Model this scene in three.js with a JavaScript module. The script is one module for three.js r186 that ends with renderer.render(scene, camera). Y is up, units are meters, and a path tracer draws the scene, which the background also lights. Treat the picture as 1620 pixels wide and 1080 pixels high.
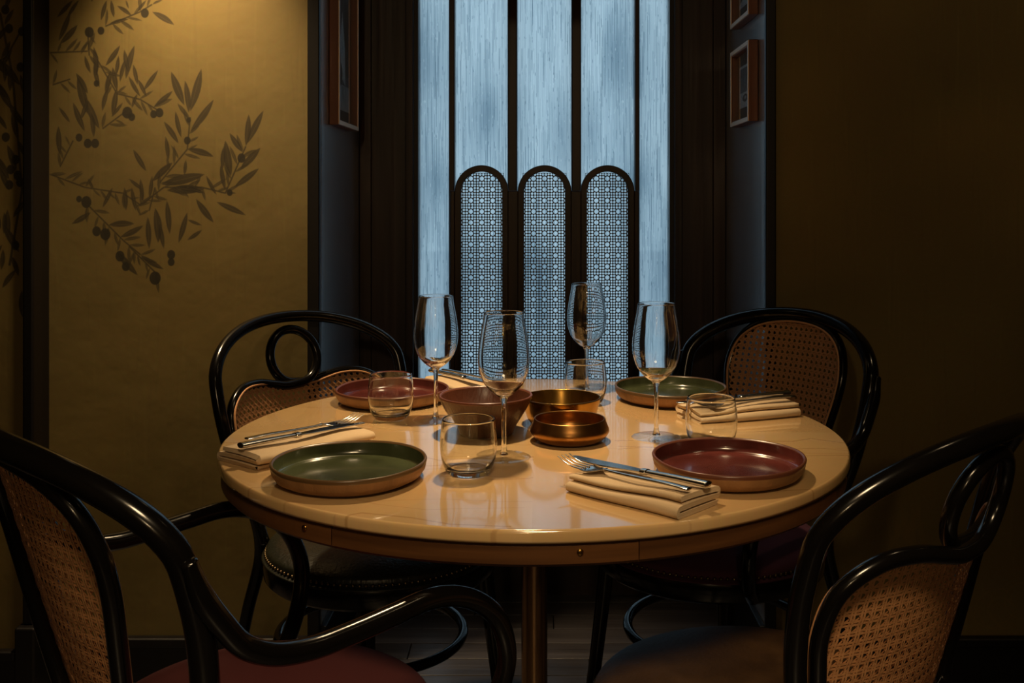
import * as THREE from 'three';
import { mergeGeometries, mergeVertices } from 'three/addons/utils/BufferGeometryUtils.js';
import { RoundedBoxGeometry } from 'three/addons/geometries/RoundedBoxGeometry.js';
import { RectAreaLightUniformsLib } from 'three/addons/lights/RectAreaLightUniformsLib.js';

// ---------------------------------------------------------------- camera, sky, lights, exposure
const scene = new THREE.Scene();
const FOCAL = 1634, PX = 855, PY = 310;                       // focal length and principal point of the photograph, in its pixels
const camera = new THREE.PerspectiveCamera(2 * Math.atan(540 / FOCAL) * 180 / Math.PI, 1.5, 0.05, 60);
camera.position.set(0, 1.13, 0);
camera.lookAt(0, 1.13, -1);
camera.setViewOffset(1620, 1080, 810 - PX, 540 - PY, 1620, 1080);
scene.background = new THREE.Color().setRGB(0.54, 0.745, 0.88);   // overcast dusk sky
scene.backgroundIntensity = 1.0;
RectAreaLightUniformsLib.init();
const renderer = new THREE.WebGLRenderer({ antialias: true });
renderer.toneMapping = THREE.LinearToneMapping;
renderer.toneMappingExposure = 1.0;
renderer.shadowMap.enabled = true;
const WARM = new THREE.Color().setRGB(1, 0.72, 0.40);
const LAMPS = {                                               // position, target, intensity (cd), half cone, penumbra
  pendant: { at: [-0.02, 1.72, -1.82], to: [-0.02, 0.74, -1.74], cd: 4.7, angle: 0.63, penumbra: 0.75 },
  wash: { at: [-0.79, 2.06, -2.235], to: [-0.79, 0.9, -2.33], cd: 9.5, angle: 0.62, penumbra: 1 },
  room: { at: [0.1, 2.62, 0.55], to: [0.02, 0.5, -0.80], cd: 14.0, angle: 0.43, penumbra: 1, soft: 12 },
  side: { at: [1.15, 2.60, -1.5], to: [1.15, 0.4, -2.1], cd: 0.8, angle: 0.9, penumbra: 1 },
  sconce: { at: [-0.15, 1.95, 2.30], cd: 1.9 },
};

// ---------------------------------------------------------------- helpers
let seed = 7;
const rnd = () => { seed = (seed * 1664525 + 1013904223) >>> 0; return seed / 4294967296; };
const rr = (a, b) => a + (b - a) * rnd();
const V = (x, y, z) => new THREE.Vector3(x, y, z);
const used = {};
function numbered(n) { const k = used[n] = (used[n] ?? -1) + 1; return k ? n + '_' + String(k).padStart(3, '0') : n; }
function thing(name, label, category, [x, y, z] = [0, 0, 0], turn = 0, group) {
  const o = new THREE.Group(); o.name = numbered(name); scene.add(o);
  o.position.set(x, y, z); o.rotation.y = turn;
  o.userData = { label, category }; if (group) o.userData.group = group;
  return o;
}
function part(parent, name, geo, mat, extra) {
  const m = new THREE.Mesh(Array.isArray(geo) ? merge(geo) : geo, mat);
  m.name = name; m.castShadow = m.receiveShadow = true;
  if (extra) Object.assign(m.userData, extra);
  parent.add(m); return m;
}
function struct(name, geo, mat, parent = scene) {
  const m = part(parent, name, geo, mat); if (parent === scene) m.userData.kind = 'structure'; return m;
}
function merge(list) {
  return mergeGeometries(list.map((g) => { const h = g.index ? g.toNonIndexed() : g; for (const k of Object.keys(h.attributes)) if (!['position', 'normal', 'uv'].includes(k)) h.deleteAttribute(k); return h; }));
}
function copy(root, pos, turn, label) {
  const r = root.clone(); r.name = numbered(root.name.replace(/_\d{3}$/, '')); scene.add(r);
  r.position.set(...pos); r.rotation.y = turn; r.userData = { ...root.userData, label }; return r;
}
// a box from corner to corner, uv in metres
function bx(x0, x1, y0, y1, z0, z1, bevel = 0) {
  const w = x1 - x0, h = y1 - y0, d = z1 - z0;
  const g = bevel ? new RoundedBoxGeometry(w, h, d, 2, bevel) : new THREE.BoxGeometry(w, h, d);
  g.translate((x0 + x1) / 2, (y0 + y1) / 2, (z0 + z1) / 2);
  return boxUV(g);
}
function boxUV(g) {
  const p = g.attributes.position, n = g.attributes.normal, uv = new Float32Array(p.count * 2);
  for (let i = 0; i < p.count; i++) {
    const a = Math.abs(n.getX(i)), b = Math.abs(n.getY(i)), c = Math.abs(n.getZ(i));
    const q = a >= b && a >= c ? [p.getZ(i), p.getY(i)] : b >= c ? [p.getX(i), p.getZ(i)] : [p.getX(i), p.getY(i)];
    uv[2 * i] = q[0]; uv[2 * i + 1] = q[1];
  }
  g.setAttribute('uv', new THREE.BufferAttribute(uv, 2)); return g;
}
function grid(rows, cols, fn, closeU = false, uvScale) {       // rows x cols points fn(i,j) -> [x,y,z]
  const pos = [], uv = [], idx = [];
  for (let i = 0; i < rows; i++) for (let j = 0; j < cols; j++) { pos.push(...fn(i, j)); uv.push(...(uvScale ? uvScale(i, j) : [j / (cols - 1), i / (rows - 1)])); }
  const C = closeU ? cols : cols - 1;
  for (let i = 0; i < rows - 1; i++) for (let j = 0; j < C; j++) { const a = i * cols + j, b = i * cols + (j + 1) % cols, c = a + cols, d = b + cols; idx.push(a, b, c, b, d, c); }
  const g = new THREE.BufferGeometry();
  g.setAttribute('position', new THREE.Float32BufferAttribute(pos, 3)); g.setAttribute('uv', new THREE.Float32BufferAttribute(uv, 2));
  g.setIndex(idx); g.computeVertexNormals(); return g;
}
// sweep an ellipse (radii a across, b along "up") along a smooth curve through pts
function tube(pts, ra, { rb = null, seg = 64, radial = 14, closed = false, up = null } = {}) {
  const curve = new THREE.CatmullRomCurve3(pts.map((p) => V(...p)), closed, 'centripetal');
  const L = curve.getLength(); const P = curve.getSpacedPoints(seg);
  const n = closed ? seg : seg + 1, T = [], N = [];
  for (let i = 0; i < n; i++) T.push(curve.getTangentAt(closed ? (i / seg) % 1 : Math.min(1, i / seg)));
  let nrm = up ? V(...up) : Math.abs(T[0].y) < 0.8 ? V(0, 1, 0) : V(0, 0, 1);
  for (let i = 0; i < n; i++) { if (up) nrm = V(...up); nrm = nrm.clone().addScaledVector(T[i], -nrm.dot(T[i])).normalize(); N.push(nrm); }
  const R = (f, t) => typeof f === 'function' ? f(t) : f;
  const g = grid(closed ? seg + 1 : n, radial + 1, (i, j) => {
    const k = i % n, t = i / seg, a = j / radial * 2 * Math.PI, B = T[k].clone().cross(N[k]);
    const q = P[closed ? k : i].clone().addScaledVector(B, Math.cos(a) * R(ra, t)).addScaledVector(N[k], Math.sin(a) * R(rb ?? ra, t));
    return [q.x, q.y, q.z];
  }, false, (i, j) => [j / radial * 0.08, i / seg * L]);
  fixSeam(g, closed ? seg + 1 : n, radial + 1, closed);
  if (closed) return g;
  const caps = [0, n - 1].map((k) => {
    const c = P[k], t = k ? 1 : 0, out = T[k].clone().multiplyScalar(k ? 1 : -1), B = T[k].clone().cross(N[k]);
    const dome = 4;
    return flipIf(grid(dome + 1, radial + 1, (i, j) => {
      const e = i / dome * Math.PI / 2, a = j / radial * 2 * Math.PI;
      const q = c.clone().addScaledVector(B, Math.cos(a) * R(ra, t) * Math.cos(e)).addScaledVector(N[k], Math.sin(a) * R(rb ?? ra, t) * Math.cos(e)).addScaledVector(out, Math.sin(e) * Math.min(R(ra, t), R(rb ?? ra, t)) * 0.5);
      return [q.x, q.y, q.z];
    }, false, (i, j) => [j / radial * 0.08, 0]), k === 0);
  });
  return merge([g, ...caps]);
}
function flipIf(g, yes) { if (yes) { const a = g.index.array; for (let i = 0; i < a.length; i += 3) { const t = a[i]; a[i] = a[i + 1]; a[i + 1] = t; } g.computeVertexNormals(); } return g; }
function fixSeam(g, rows, cols, closedRows) {                   // average normals across the seam of a swept tube
  const n = g.attributes.normal, a = V(), b = V();
  const avg = (i, j) => { a.fromBufferAttribute(n, i); b.fromBufferAttribute(n, j); a.add(b).normalize(); n.setXYZ(i, a.x, a.y, a.z); n.setXYZ(j, a.x, a.y, a.z); };
  for (let i = 0; i < rows; i++) avg(i * cols, i * cols + cols - 1);
  if (closedRows) for (let j = 0; j < cols; j++) avg(j, (rows - 1) * cols + j);
}
// a turned body; wob(angle) scales the radius for hand-made ware. Profile points [r, y] from the outside bottom up and in.
function turned(profile, seg = 64, wob = () => 1, smooth = 0) {
  let pr = profile.map((p) => new THREE.Vector2(...p));
  if (smooth) pr = new THREE.SplineCurve(pr).getPoints(smooth);
  const g = grid(pr.length, seg + 1, (i, j) => { const a = j / seg * 2 * Math.PI, r = Math.max(pr[i].x, 1e-5) * wob(a); return [r * Math.sin(a), pr[i].y, r * Math.cos(a)]; }, false,
    (i, j) => [j / seg, i / (pr.length - 1)]);
  const p = g.attributes.position, uv = g.attributes.uv;
  for (let i = 0; i < p.count; i++) uv.setXY(i, p.getX(i), p.getZ(i));
  fixSeam(g, pr.length, seg + 1, false);
  return g;
}
const moved = (g, x, y, z) => g.translate(x, y, z);

// ---------------------------------------------------------------- textures
function canvas(w, h, draw) { const c = document.createElement('canvas'); c.width = w; c.height = h; draw(c.getContext('2d'), w, h); return c; }
function ctex(w, h, draw, { srgb = true, rep = null } = {}) {
  const t = new THREE.CanvasTexture(canvas(w, h, draw));
  if (srgb) t.colorSpace = THREE.SRGBColorSpace;
  t.wrapS = t.wrapT = THREE.RepeatWrapping; if (rep) t.repeat.set(...rep);
  return t;
}
// value noise, tileable
function noiseField(w, h, octaves, fx, fy, s) {
  const out = new Float32Array(w * h); let amp = 1, tot = 0, R = s;
  const rn = () => { R = (R * 1664525 + 1013904223) >>> 0; return R / 4294967296; };
  for (let o = 0; o < octaves; o++) {
    const gx = Math.max(1, Math.round(fx * 2 ** o)), gy = Math.max(1, Math.round(fy * 2 ** o)), G = new Float32Array(gx * gy).map(rn);
    for (let y = 0; y < h; y++) {
      const v = y / h * gy, j = Math.floor(v), b = v - j, sb = b * b * (3 - 2 * b), j1 = (j + 1) % gy;
      for (let x = 0; x < w; x++) {
        const u = x / w * gx, i = Math.floor(u), a = u - i, sa = a * a * (3 - 2 * a), i1 = (i + 1) % gx;
        out[y * w + x] += amp * ((G[j * gx + i] * (1 - sa) + G[j * gx + i1] * sa) * (1 - sb) + (G[j1 * gx + i] * (1 - sa) + G[j1 * gx + i1] * sa) * sb);
      }
    }
    tot += amp; amp *= 0.55;
  }
  for (let k = 0; k < out.length; k++) out[k] /= tot;
  return out;
}
function dataTex(w, h, pixel, { srgb = false, rep = [1, 1] } = {}) {   // pixel(k) -> [r,g,b] 0..1
  const d = new Uint8Array(w * h * 4);
  for (let k = 0; k < w * h; k++) { const c = pixel(k); for (let i = 0; i < 3; i++) d[4 * k + i] = Math.max(0, Math.min(255, Math.round((typeof c === 'number' ? c : c[i]) * 255))); d[4 * k + 3] = 255; }
  const t = new THREE.DataTexture(d, w, h); t.magFilter = t.minFilter = THREE.LinearFilter; t.wrapS = t.wrapT = THREE.RepeatWrapping; t.repeat.set(...rep);
  if (srgb) t.colorSpace = THREE.SRGBColorSpace; t.needsUpdate = true; return t;
}
const mixc = (a, b, t) => a.map((v, i) => v + (b[i] - v) * t);
const sm = (a, b, x) => { const t = Math.max(0, Math.min(1, (x - a) / (b - a))); return t * t * (3 - 2 * t); };

const grainV = noiseField(256, 256, 4, 24, 2, 11), grainH = noiseField(512, 256, 4, 3, 22, 12), cloud = noiseField(512, 512, 5, 4, 4, 13), fine = noiseField(256, 256, 3, 48, 48, 14);
const woodV = dataTex(256, 256, (k) => mixc([0.45, 0.42, 0.42], [1, 1, 1], grainV[k]), { srgb: true, rep: [1.6, 0.6] });
const woodVBump = dataTex(256, 256, (k) => grainV[k], { rep: [1.6, 0.6] });
const woodH = dataTex(512, 256, (k) => mixc([0.5, 0.48, 0.48], [1, 1, 1], grainH[k]), { srgb: true, rep: [0.9, 2.5] });
const woodHBump = dataTex(512, 256, (k) => grainH[k], { rep: [0.9, 2.5] });
const clothBump = dataTex(256, 256, (k) => { const x = k % 256, y = k >> 8; return 0.5 + 0.25 * Math.sin(x * Math.PI / 2) * Math.sin(y * Math.PI / 2) + 0.3 * (fine[k] - 0.5); }, { rep: [6, 6] });
const leatherBump = dataTex(256, 256, (k) => fine[k], { rep: [5, 5] });
const potBump = dataTex(256, 256, (k) => fine[k], { rep: [8, 8] });
const cloudTex = dataTex(512, 512, (k) => mixc([0.6, 0.58, 0.55], [1, 1, 1], cloud[k]), { srgb: true, rep: [6, 6] });

// ---------------------------------------------------------------- materials
const M = {};
const lin = (r, g, b) => new THREE.Color().setRGB(r, g, b);
const std = (name, o) => { const m = new THREE.MeshPhysicalMaterial(o); m.name = name; return (M[name] = m); };
std('lacquer', { color: lin(0.004, 0.0033, 0.003), roughness: 0.17 });
std('darkWood', { color: lin(0.080, 0.046, 0.036), map: woodV, roughness: 0.42, bumpMap: woodVBump, bumpScale: 0.0012 });
std('revealWood', { color: lin(0.24, 0.235, 0.25), roughness: 0.22, clearcoat: 0.9, clearcoatRoughness: 0.22, bumpMap: woodVBump, bumpScale: 0.001 });
std('screenWood', { color: lin(0.085, 0.040, 0.020), map: woodV, roughness: 0.4, bumpMap: woodVBump, bumpScale: 0.0008 });
std('blackTrim', { color: lin(0.007, 0.004, 0.0035), map: woodV, roughness: 0.45 });
std('tableWood', { color: lin(0.155, 0.064, 0.020), map: woodH, roughness: 0.4, bumpMap: woodHBump, bumpScale: 0.0004 });
std('lattice', { color: lin(0.16, 0.155, 0.145), roughness: 0.5 });
std('cane', { color: lin(0.58, 0.285, 0.125), roughness: 0.5, bumpMap: potBump, bumpScale: 0.0004 });
std('burgundyVelvet', { color: lin(0.10, 0.018, 0.020), roughness: 0.9, sheen: 0.6, sheenRoughness: 0.4, sheenColor: lin(0.35, 0.12, 0.2), bumpMap: clothBump, bumpScale: 0.0004 });
std('plumVelvet', { color: lin(0.075, 0.016, 0.035), roughness: 0.9, sheen: 0.6, sheenRoughness: 0.4, sheenColor: lin(0.3, 0.12, 0.25), bumpMap: clothBump, bumpScale: 0.0004 });
std('greenLeather', { color: lin(0.016, 0.017, 0.010), roughness: 0.36, bumpMap: leatherBump, bumpScale: 0.0008 });
std('tanLeather', { color: lin(0.115, 0.058, 0.022), roughness: 0.55, map: cloudTex, bumpMap: leatherBump, bumpScale: 0.0006 });
std('nail', { color: lin(0.25, 0.18, 0.1), metalness: 1, roughness: 0.35 });
std('clay', { color: lin(0.40, 0.20, 0.075), roughness: 0.6, map: cloudTex, bumpMap: potBump, bumpScale: 0.0006 });
std('greenGlaze', { color: lin(0.082, 0.098, 0.046), roughness: 0.22, map: cloudTex, clearcoat: 0.7, clearcoatRoughness: 0.1 });
std('greenRim', { color: lin(0.10, 0.055, 0.022), roughness: 0.3 });
std('wineGlaze', { color: lin(0.15, 0.035, 0.030), roughness: 0.2, map: cloudTex, clearcoat: 0.7, clearcoatRoughness: 0.1 });
std('wineRim', { color: lin(0.12, 0.04, 0.022), roughness: 0.3 });
std('brownBowl', { color: lin(0.11, 0.034, 0.017), roughness: 0.36, map: cloudTex, clearcoat: 0.12, clearcoatRoughness: 0.15, bumpMap: potBump, bumpScale: 0.0005 });
std('brass', { color: lin(0.66, 0.38, 0.09), metalness: 1, roughness: 0.26, map: cloudTex });
std('copper', { color: lin(0.56, 0.28, 0.09), metalness: 1, roughness: 0.30, map: cloudTex });
std('poleBrass', { color: lin(0.50, 0.30, 0.15), metalness: 1, roughness: 0.24 });
std('steel', { color: lin(0.62, 0.60, 0.57), metalness: 1, roughness: 0.16 });
std('napkin', { color: lin(0.56, 0.41, 0.25), roughness: 0.95, sheen: 0.2, bumpMap: clothBump, bumpScale: 0.0005 });
std('glassThin', { color: lin(0.97, 0.98, 0.98), roughness: 0, transmission: 1, thickness: 0, ior: 1.5 });
std('glassSolid', { color: lin(0.98, 0.99, 0.99), roughness: 0, transmission: 1, thickness: 0.01, ior: 1.5 });
std('frameWood', { color: lin(0.17, 0.052, 0.018), roughness: 0.4 });
std('frameGilt', { color: lin(0.90, 0.64, 0.42), roughness: 0.4 });
std('mat', { color: lin(0.012, 0.014, 0.018), roughness: 0.8 });
std('lampShade', { color: lin(0.02, 0.018, 0.015), roughness: 0.5 });
std('ceiling', { color: lin(0.05, 0.042, 0.03), roughness: 0.9 });
std('bulb', { color: lin(0.8, 0.7, 0.5), emissive: WARM, emissiveIntensity: 4, roughness: 0.5 });
std('pavement', { color: lin(0.74, 0.77, 0.80), roughness: 0.6 });
std('facade', { color: lin(0.55, 0.58, 0.60), roughness: 0.9 });
std('underfloor', { color: lin(0.01, 0.01, 0.01), roughness: 0.9 });
const marbleTex = ctex(1024, 1024, (c, w, h) => {
  c.fillStyle = '#e9d3ae'; c.fillRect(0, 0, w, h); seed = 31;
  for (let i = 0; i < 260; i++) { const x = rr(0, w), y = rr(0, h), r = rr(40, 190); const g = c.createRadialGradient(x, y, 0, x, y, r); const t = rnd() < 0.5 ? '255,238,205' : '204,170,120'; g.addColorStop(0, `rgba(${t},0.17)`); g.addColorStop(1, `rgba(${t},0)`); c.fillStyle = g; c.fillRect(x - r, y - r, 2 * r, 2 * r); }
  for (let i = 0; i < 34; i++) { c.beginPath(); let x = rr(-100, w), y = rr(0, h); c.moveTo(x, y); for (let k = 0; k < 10; k++) { x += rr(20, 80); y += rr(-28, 22); c.lineTo(x, y); } c.strokeStyle = `rgba(130,88,50,${rr(0.10, 0.28)})`; c.lineWidth = rr(1, 5); c.stroke(); }
});
std('marble', { map: marbleTex, color: lin(0.74, 0.61, 0.45), roughness: 0.14, clearcoat: 1, clearcoatRoughness: 0.05 });
const paneTex = ctex(512, 1024, (c, w, h) => {                // rain-streaked reeded glass
  c.fillStyle = '#dfe8ec'; c.fillRect(0, 0, w, h); seed = 77;
  for (let x = 0; x < w; x += 3) { c.fillStyle = x % 6 ? 'rgba(120,140,152,0.16)' : 'rgba(255,255,255,0.16)'; c.fillRect(x, 0, 1.5, h); }
  for (let i = 0; i < 5200; i++) { const x = rr(0, w), y = rr(-60, h), l = rr(8, 90), d = rnd() < 0.60; c.strokeStyle = d ? `rgba(66,90,106,${rr(0.05, 0.34)})` : `rgba(245,250,255,${rr(0.05, 0.38)})`; c.lineWidth = rr(0.8, 2.6); c.beginPath(); c.moveTo(x, y); c.lineTo(x + rr(-2, 2), y + l); c.stroke(); }
  for (let i = 0; i < 26; i++) { const x = rr(0, w), y = rr(0, h), r = rr(40, 130); const g = c.createRadialGradient(x, y, 0, x, y, r); g.addColorStop(0, 'rgba(96,120,136,0.34)'); g.addColorStop(1, 'rgba(110,135,150,0)'); c.fillStyle = g; c.fillRect(x - r, y - r, 2 * r, 2 * r); }
  for (let i = 0; i < 1500; i++) { const x = rr(0, w), y = rr(0, h); c.fillStyle = rnd() < 0.5 ? 'rgba(70,95,110,0.4)' : 'rgba(255,255,255,0.5)'; c.fillRect(x, y, rr(1, 2.4), rr(1, 5)); }
});
const paneBump = dataTex(256, 256, (k) => grainV[k], { rep: [6, 1] });

// ---------------------------------------------------------------- room shell
const ZW = -2.415, ZB = -2.93, HC = 2.75;                    // back wall, bay window wall, ceiling height
// plaster with a painted olive branch; drawn in photo pixels on the wall plane
function plaster(x0, x1, zWall, mural, s) {
  const S = 760, w = Math.min(2048, Math.round((x1 - x0) * S)), h = 2048, k = -zWall / FOCAL;
  return ctex(w, h, (c) => {
    seed = s; c.fillStyle = '#a08c5c'; c.fillRect(0, 0, w, h);
    for (let i = 0; i < 420; i++) { const x = rr(0, w), y = rr(0, h), r = rr(60, 330), t = ['150,118,58', '186,156,92', '120,98,46', '196,164,96', '104,84,40'][Math.floor(rnd() * 5)]; const g = c.createRadialGradient(x, y, 0, x, y, r); g.addColorStop(0, `rgba(${t},0.20)`); g.addColorStop(1, `rgba(${t},0)`); c.fillStyle = g; c.fillRect(x - r, y - r, 2 * r, 2 * r); }
    for (let i = 0; i < 900; i++) { c.strokeStyle = rnd() < 0.5 ? 'rgba(90,72,34,0.05)' : 'rgba(215,184,120,0.05)'; c.lineWidth = rr(1, 5); const x = rr(0, w), y = rr(0, h); c.beginPath(); c.moveTo(x, y); c.lineTo(x + rr(-8, 8), y + rr(30, 160)); c.stroke(); }
    const X = (u) => ((u - PX) * k - x0) * w / (x1 - x0), Y = (v) => (HC - (1.13 - (v - PY) * k)) * h / HC;
    mural(c, X, Y);
  });
}
function leaf(c, X, Y, x1, y1, x2, y2, wd = 0.13, fill = 'rgba(54,44,22,0.74)') {
  const a = X(x1), b = Y(y1), d = X(x2), e = Y(y2), nx = -(e - b) * wd, ny = (d - a) * wd, bend = rr(-0.5, 0.5);
  c.fillStyle = fill; c.beginPath(); c.moveTo(a, b);
  c.quadraticCurveTo((a + d) / 2 + nx * (1.3 + bend), (b + e) / 2 + ny * (1.3 + bend), d, e);
  c.quadraticCurveTo((a + d) / 2 - nx * (1.3 - bend), (b + e) / 2 - ny * (1.3 - bend), a, b); c.fill();
  c.strokeStyle = 'rgba(150,122,66,0.35)'; c.lineWidth = 1; c.beginPath(); c.moveTo(a, b); c.lineTo(d, e); c.stroke();
}
function branch(c, X, Y, pts, lw = 3) { c.strokeStyle = 'rgba(60,48,24,0.75)'; c.lineWidth = lw; c.beginPath(); pts.forEach(([u, v], i) => i ? c.lineTo(X(u), Y(v)) : c.moveTo(X(u), Y(v))); c.stroke(); }
const Q = 1 / 2.16;
const leafLines = `650 380 688 235 645 385 632 275 630 360 585 245 590 310 525 365 650 450 730 340 620 470 600 380 610 490 560 415 575 550 565 465 500 585 455 510 640 510 730 535 520 620 590 555 630 600 635 545
550 630 700 595 570 650 700 645 600 640 690 655 840 500 850 390 845 490 900 378 830 520 785 455 790 600 770 480 760 580 765 500 820 580 890 505 800 640 885 575 770 650 755 560 740 665 705 600 730 760 670 680
740 690 840 735 700 660 640 640 510 680 520 600 490 690 480 610 430 720 425 640 440 610 490 650 465 720 450 640 580 800 570 685 540 830 530 710 510 850 505 740 560 850 545 760 610 830 640 725 640 820 690 785
640 750 690 770 370 770 460 765 410 810 490 770 350 710 385 640 300 610 320 650 310 725 245 765 480 870 560 920 480 910 470 870 400 860 470 940 360 225 410 155 430 270 460 155 400 310 385 230 385 400 400 300
440 250 425 170 490 310 540 240 450 370 470 320 420 350 380 400 300 390 265 260 340 440 290 330 290 450 250 350 320 470 310 380 240 420 200 365 205 530 200 430 330 260 320 160 310 250 290 190 480 330 440 260
500 330 470 270 345 70 365 0 390 60 380 0 370 85 440 65 450 55 400 20 440 30 430 0 470 40 500 0 520 40 595 85 520 15 555 0 200 140 240 40 205 150 265 85 195 60 250 0 230 60 270 0
340 300 320 220 360 320 380 240 410 280 430 200 300 320 260 250 350 380 370 300 275 410 300 340 470 290 455 220 395 260 405 190`.split(/\s+/).map(Number);
const olives = [[305, 110, 16], [345, 105, 12], [330, 285, 10], [435, 385, 18], [450, 400, 12], [525, 390, 12], [545, 385, 14], [640, 480, 12], [645, 410, 8], [300, 490, 14], [325, 490, 14], [270, 470, 12], [295, 690, 18], [270, 680, 10],
  [330, 790, 15], [360, 800, 18], [410, 875, 16], [430, 910, 14], [530, 950, 20], [585, 870, 14], [585, 895, 12], [495, 45, 14], [40, 250, 18], [825, 540, 14], [785, 658, 10]];
const twigs = [[[170, 180], [300, 175]], [[300, 110], [305, 190]], [[180, 290], [240, 270]], [[170, 595], [290, 640], [420, 660]], [[545, 625], [640, 510], [650, 400]], [[420, 660], [480, 700], [560, 640], [690, 640], [770, 660], [840, 500]],
  [[300, 700], [420, 820], [480, 870]], [[350, 440], [430, 380]], [[360, 90], [480, 40], [520, 15]], [[480, 340], [545, 380]], [[530, 640], [510, 720]], [[440, 840], [540, 940]], [[205, 570], [250, 480]], [[330, 200], [400, 320], [480, 340]]];
const muralLeft = plaster(-2.2, -0.54, ZW, (c, X, Y) => {
  const U = (a) => X(a * Q), W = (b) => Y(b * Q); seed = 5;
  for (const t of twigs) branch(c, U, W, t, 2.5);
  for (let i = 0; i < leafLines.length; i += 4) leaf(c, U, W, ...leafLines.slice(i, i + 4), rr(0.13, 0.18));
  for (const t of twigs) for (let k = 0; k < t.length - 1; k++) { const [ax, ay] = t[k], [bx2, by] = t[k + 1], L = Math.hypot(bx2 - ax, by - ay); for (let q = 0; q < L; q += 26) { const f = q / L, d = Math.atan2(by - ay, bx2 - ax) + (rnd() < 0.5 ? -1 : 1) * rr(0.4, 1.2), l = rr(38, 72), x = ax + (bx2 - ax) * f, y = ay + (by - ay) * f; leaf(c, U, W, x, y, x + l * Math.cos(d), y + l * Math.sin(d), rr(0.12, 0.17), 'rgba(54,44,22,0.6)'); } }
  c.fillStyle = 'rgba(44,35,16,0.85)';
  for (const [x, y, r] of olives) { c.beginPath(); c.ellipse(U(x), W(y), r * 0.5, r * 0.58, 0, 0, 7); c.fill(); }
  for (let i = 0; i < 60; i++) { const x = rr(-900, 60), y = rr(-700, 700), a = rr(0, 6.28), l = rr(60, 110); leaf(c, U, W, x, y, x + l * Math.cos(a), y + l * Math.sin(a), 0.18); }
  for (let i = 0; i < 50; i++) { const x = rr(190, 560), y = rr(-800, -20), a = rr(0, 6.28), l = rr(60, 110); leaf(c, U, W, x, y, x + l * Math.cos(a), y + l * Math.sin(a), 0.18); }
}, 3);
const muralSide = plaster(-2.2, -1.165, -2.345, (c, X, Y) => {
  seed = 9; const P = (f) => (a) => f(a);
  branch(c, X, Y, [[0, 20], [20, 120], [35, 300], [15, 420]], 4); branch(c, X, Y, [[38, 40], [10, 90], [-60, 130]], 3);
  for (let i = 0; i < 70; i++) { const x = rr(-40, 45), y = rr(-60, 470), a = rr(0.9, 2.4) + (rnd() < 0.3 ? 3 : 0), l = rr(28, 55); leaf(c, P(X), P(Y), x, y, x + l * Math.cos(a), y + l * Math.sin(a), 0.18); }
  c.fillStyle = 'rgba(44,35,16,0.85)'; for (let i = 0; i < 12; i++) { c.beginPath(); c.ellipse(X(rr(-20, 40)), Y(rr(0, 440)), 7, 8, 0, 0, 7); c.fill(); }
}, 4);
const muralRight = plaster(0.547, 2.2, ZW, (c, X, Y) => {
  seed = 21;
  for (let i = 0; i < 16; i++) leaf(c, X, Y, rr(1400, 1470), rr(840, 900), rr(1400, 1470), rr(780, 830), 0.08, 'rgba(160,128,66,0.35)');
  for (let i = 0; i < 9; i++) { c.strokeStyle = 'rgba(170,136,70,0.35)'; c.lineWidth = 2; c.beginPath(); c.arc(X(rr(1560, 1620)), Y(rr(940, 980)), rr(14, 50), rr(0, 3), rr(3, 6)); c.stroke(); }
}, 6);
const wallMat = (map, n) => std(n, { map, color: lin(0.52, 0.53, 0.44), roughness: 0.75, bumpMap: dataTex(512, 512, (k) => cloud[k], { rep: [3, 5] }), bumpScale: 0.002 });
function wallBox(name, x0, x1, z0, z1, mat) {
  const g = new THREE.BoxGeometry(x1 - x0, HC, z1 - z0); g.translate((x0 + x1) / 2, HC / 2, (z0 + z1) / 2); return struct(name, g, mat);
}
wallBox('wall_back_left', -2.2, -0.54, -2.56, ZW, wallMat(muralLeft, 'plasterLeft'));
wallBox('wall_back_side', -2.2, -1.165, ZW, -2.345, wallMat(muralSide, 'plasterSide'));
wallBox('wall_back_right', 0.547, 2.2, -2.56, ZW, wallMat(muralRight, 'plasterRight'));
const plainPlaster = std('plainPlaster', { color: lin(0.20, 0.15, 0.06), roughness: 0.85, map: cloudTex.clone() });
plainPlaster.map.repeat.set(0.5, 0.5);
struct('wall_left', bx(-2.32, -2.2, 0, HC, -2.56, 2.5), plainPlaster);
struct('wall_right', bx(2.2, 2.32, 0, HC, -2.56, 2.5), plainPlaster);
struct('wall_front', bx(-2.32, 2.32, 0, HC, 2.5, 2.62), plainPlaster);
struct('ceiling', bx(-2.32, 2.32, HC, HC + 0.12, -3.1, 2.62), M.ceiling);
// bay: dark timber reveals and the wall round the window
struct('wall_bay_left', bx(-0.5395, -0.512, 0, HC, -3.02, -2.412), M.revealWood);
struct('wall_bay_right', bx(0.524, 0.5465, 0, HC, -3.02, -2.412), M.revealWood);
const WX0 = -0.360, WX1 = 0.380, WY0 = 0.16, WY1 = 2.40;      // window opening
const bay = struct('wall_bay_back', bx(-0.512, WX0, 0, HC, -3.02, ZB), M.darkWood);
struct('wood_panel', bx(WX1, 0.524, 0, HC, -3.02, ZB), M.darkWood, bay);
struct('wood_panel', bx(WX0, WX1, 0, WY0, -3.02, ZB), M.darkWood, bay);
struct('wood_panel', bx(WX0, WX1, WY1, HC, -3.02, ZB), M.darkWood, bay);
struct('batten', bx(-0.512, -0.478, 0, HC, ZB, ZB + 0.012, 0.003), M.darkWood, bay);
struct('batten', bx(0.488, 0.524, 0, HC, ZB, ZB + 0.012, 0.003), M.darkWood, bay);
struct('batten', bx(-0.382, WX0, 0, HC, ZB, ZB + 0.010, 0.003), M.darkWood, bay);
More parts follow.
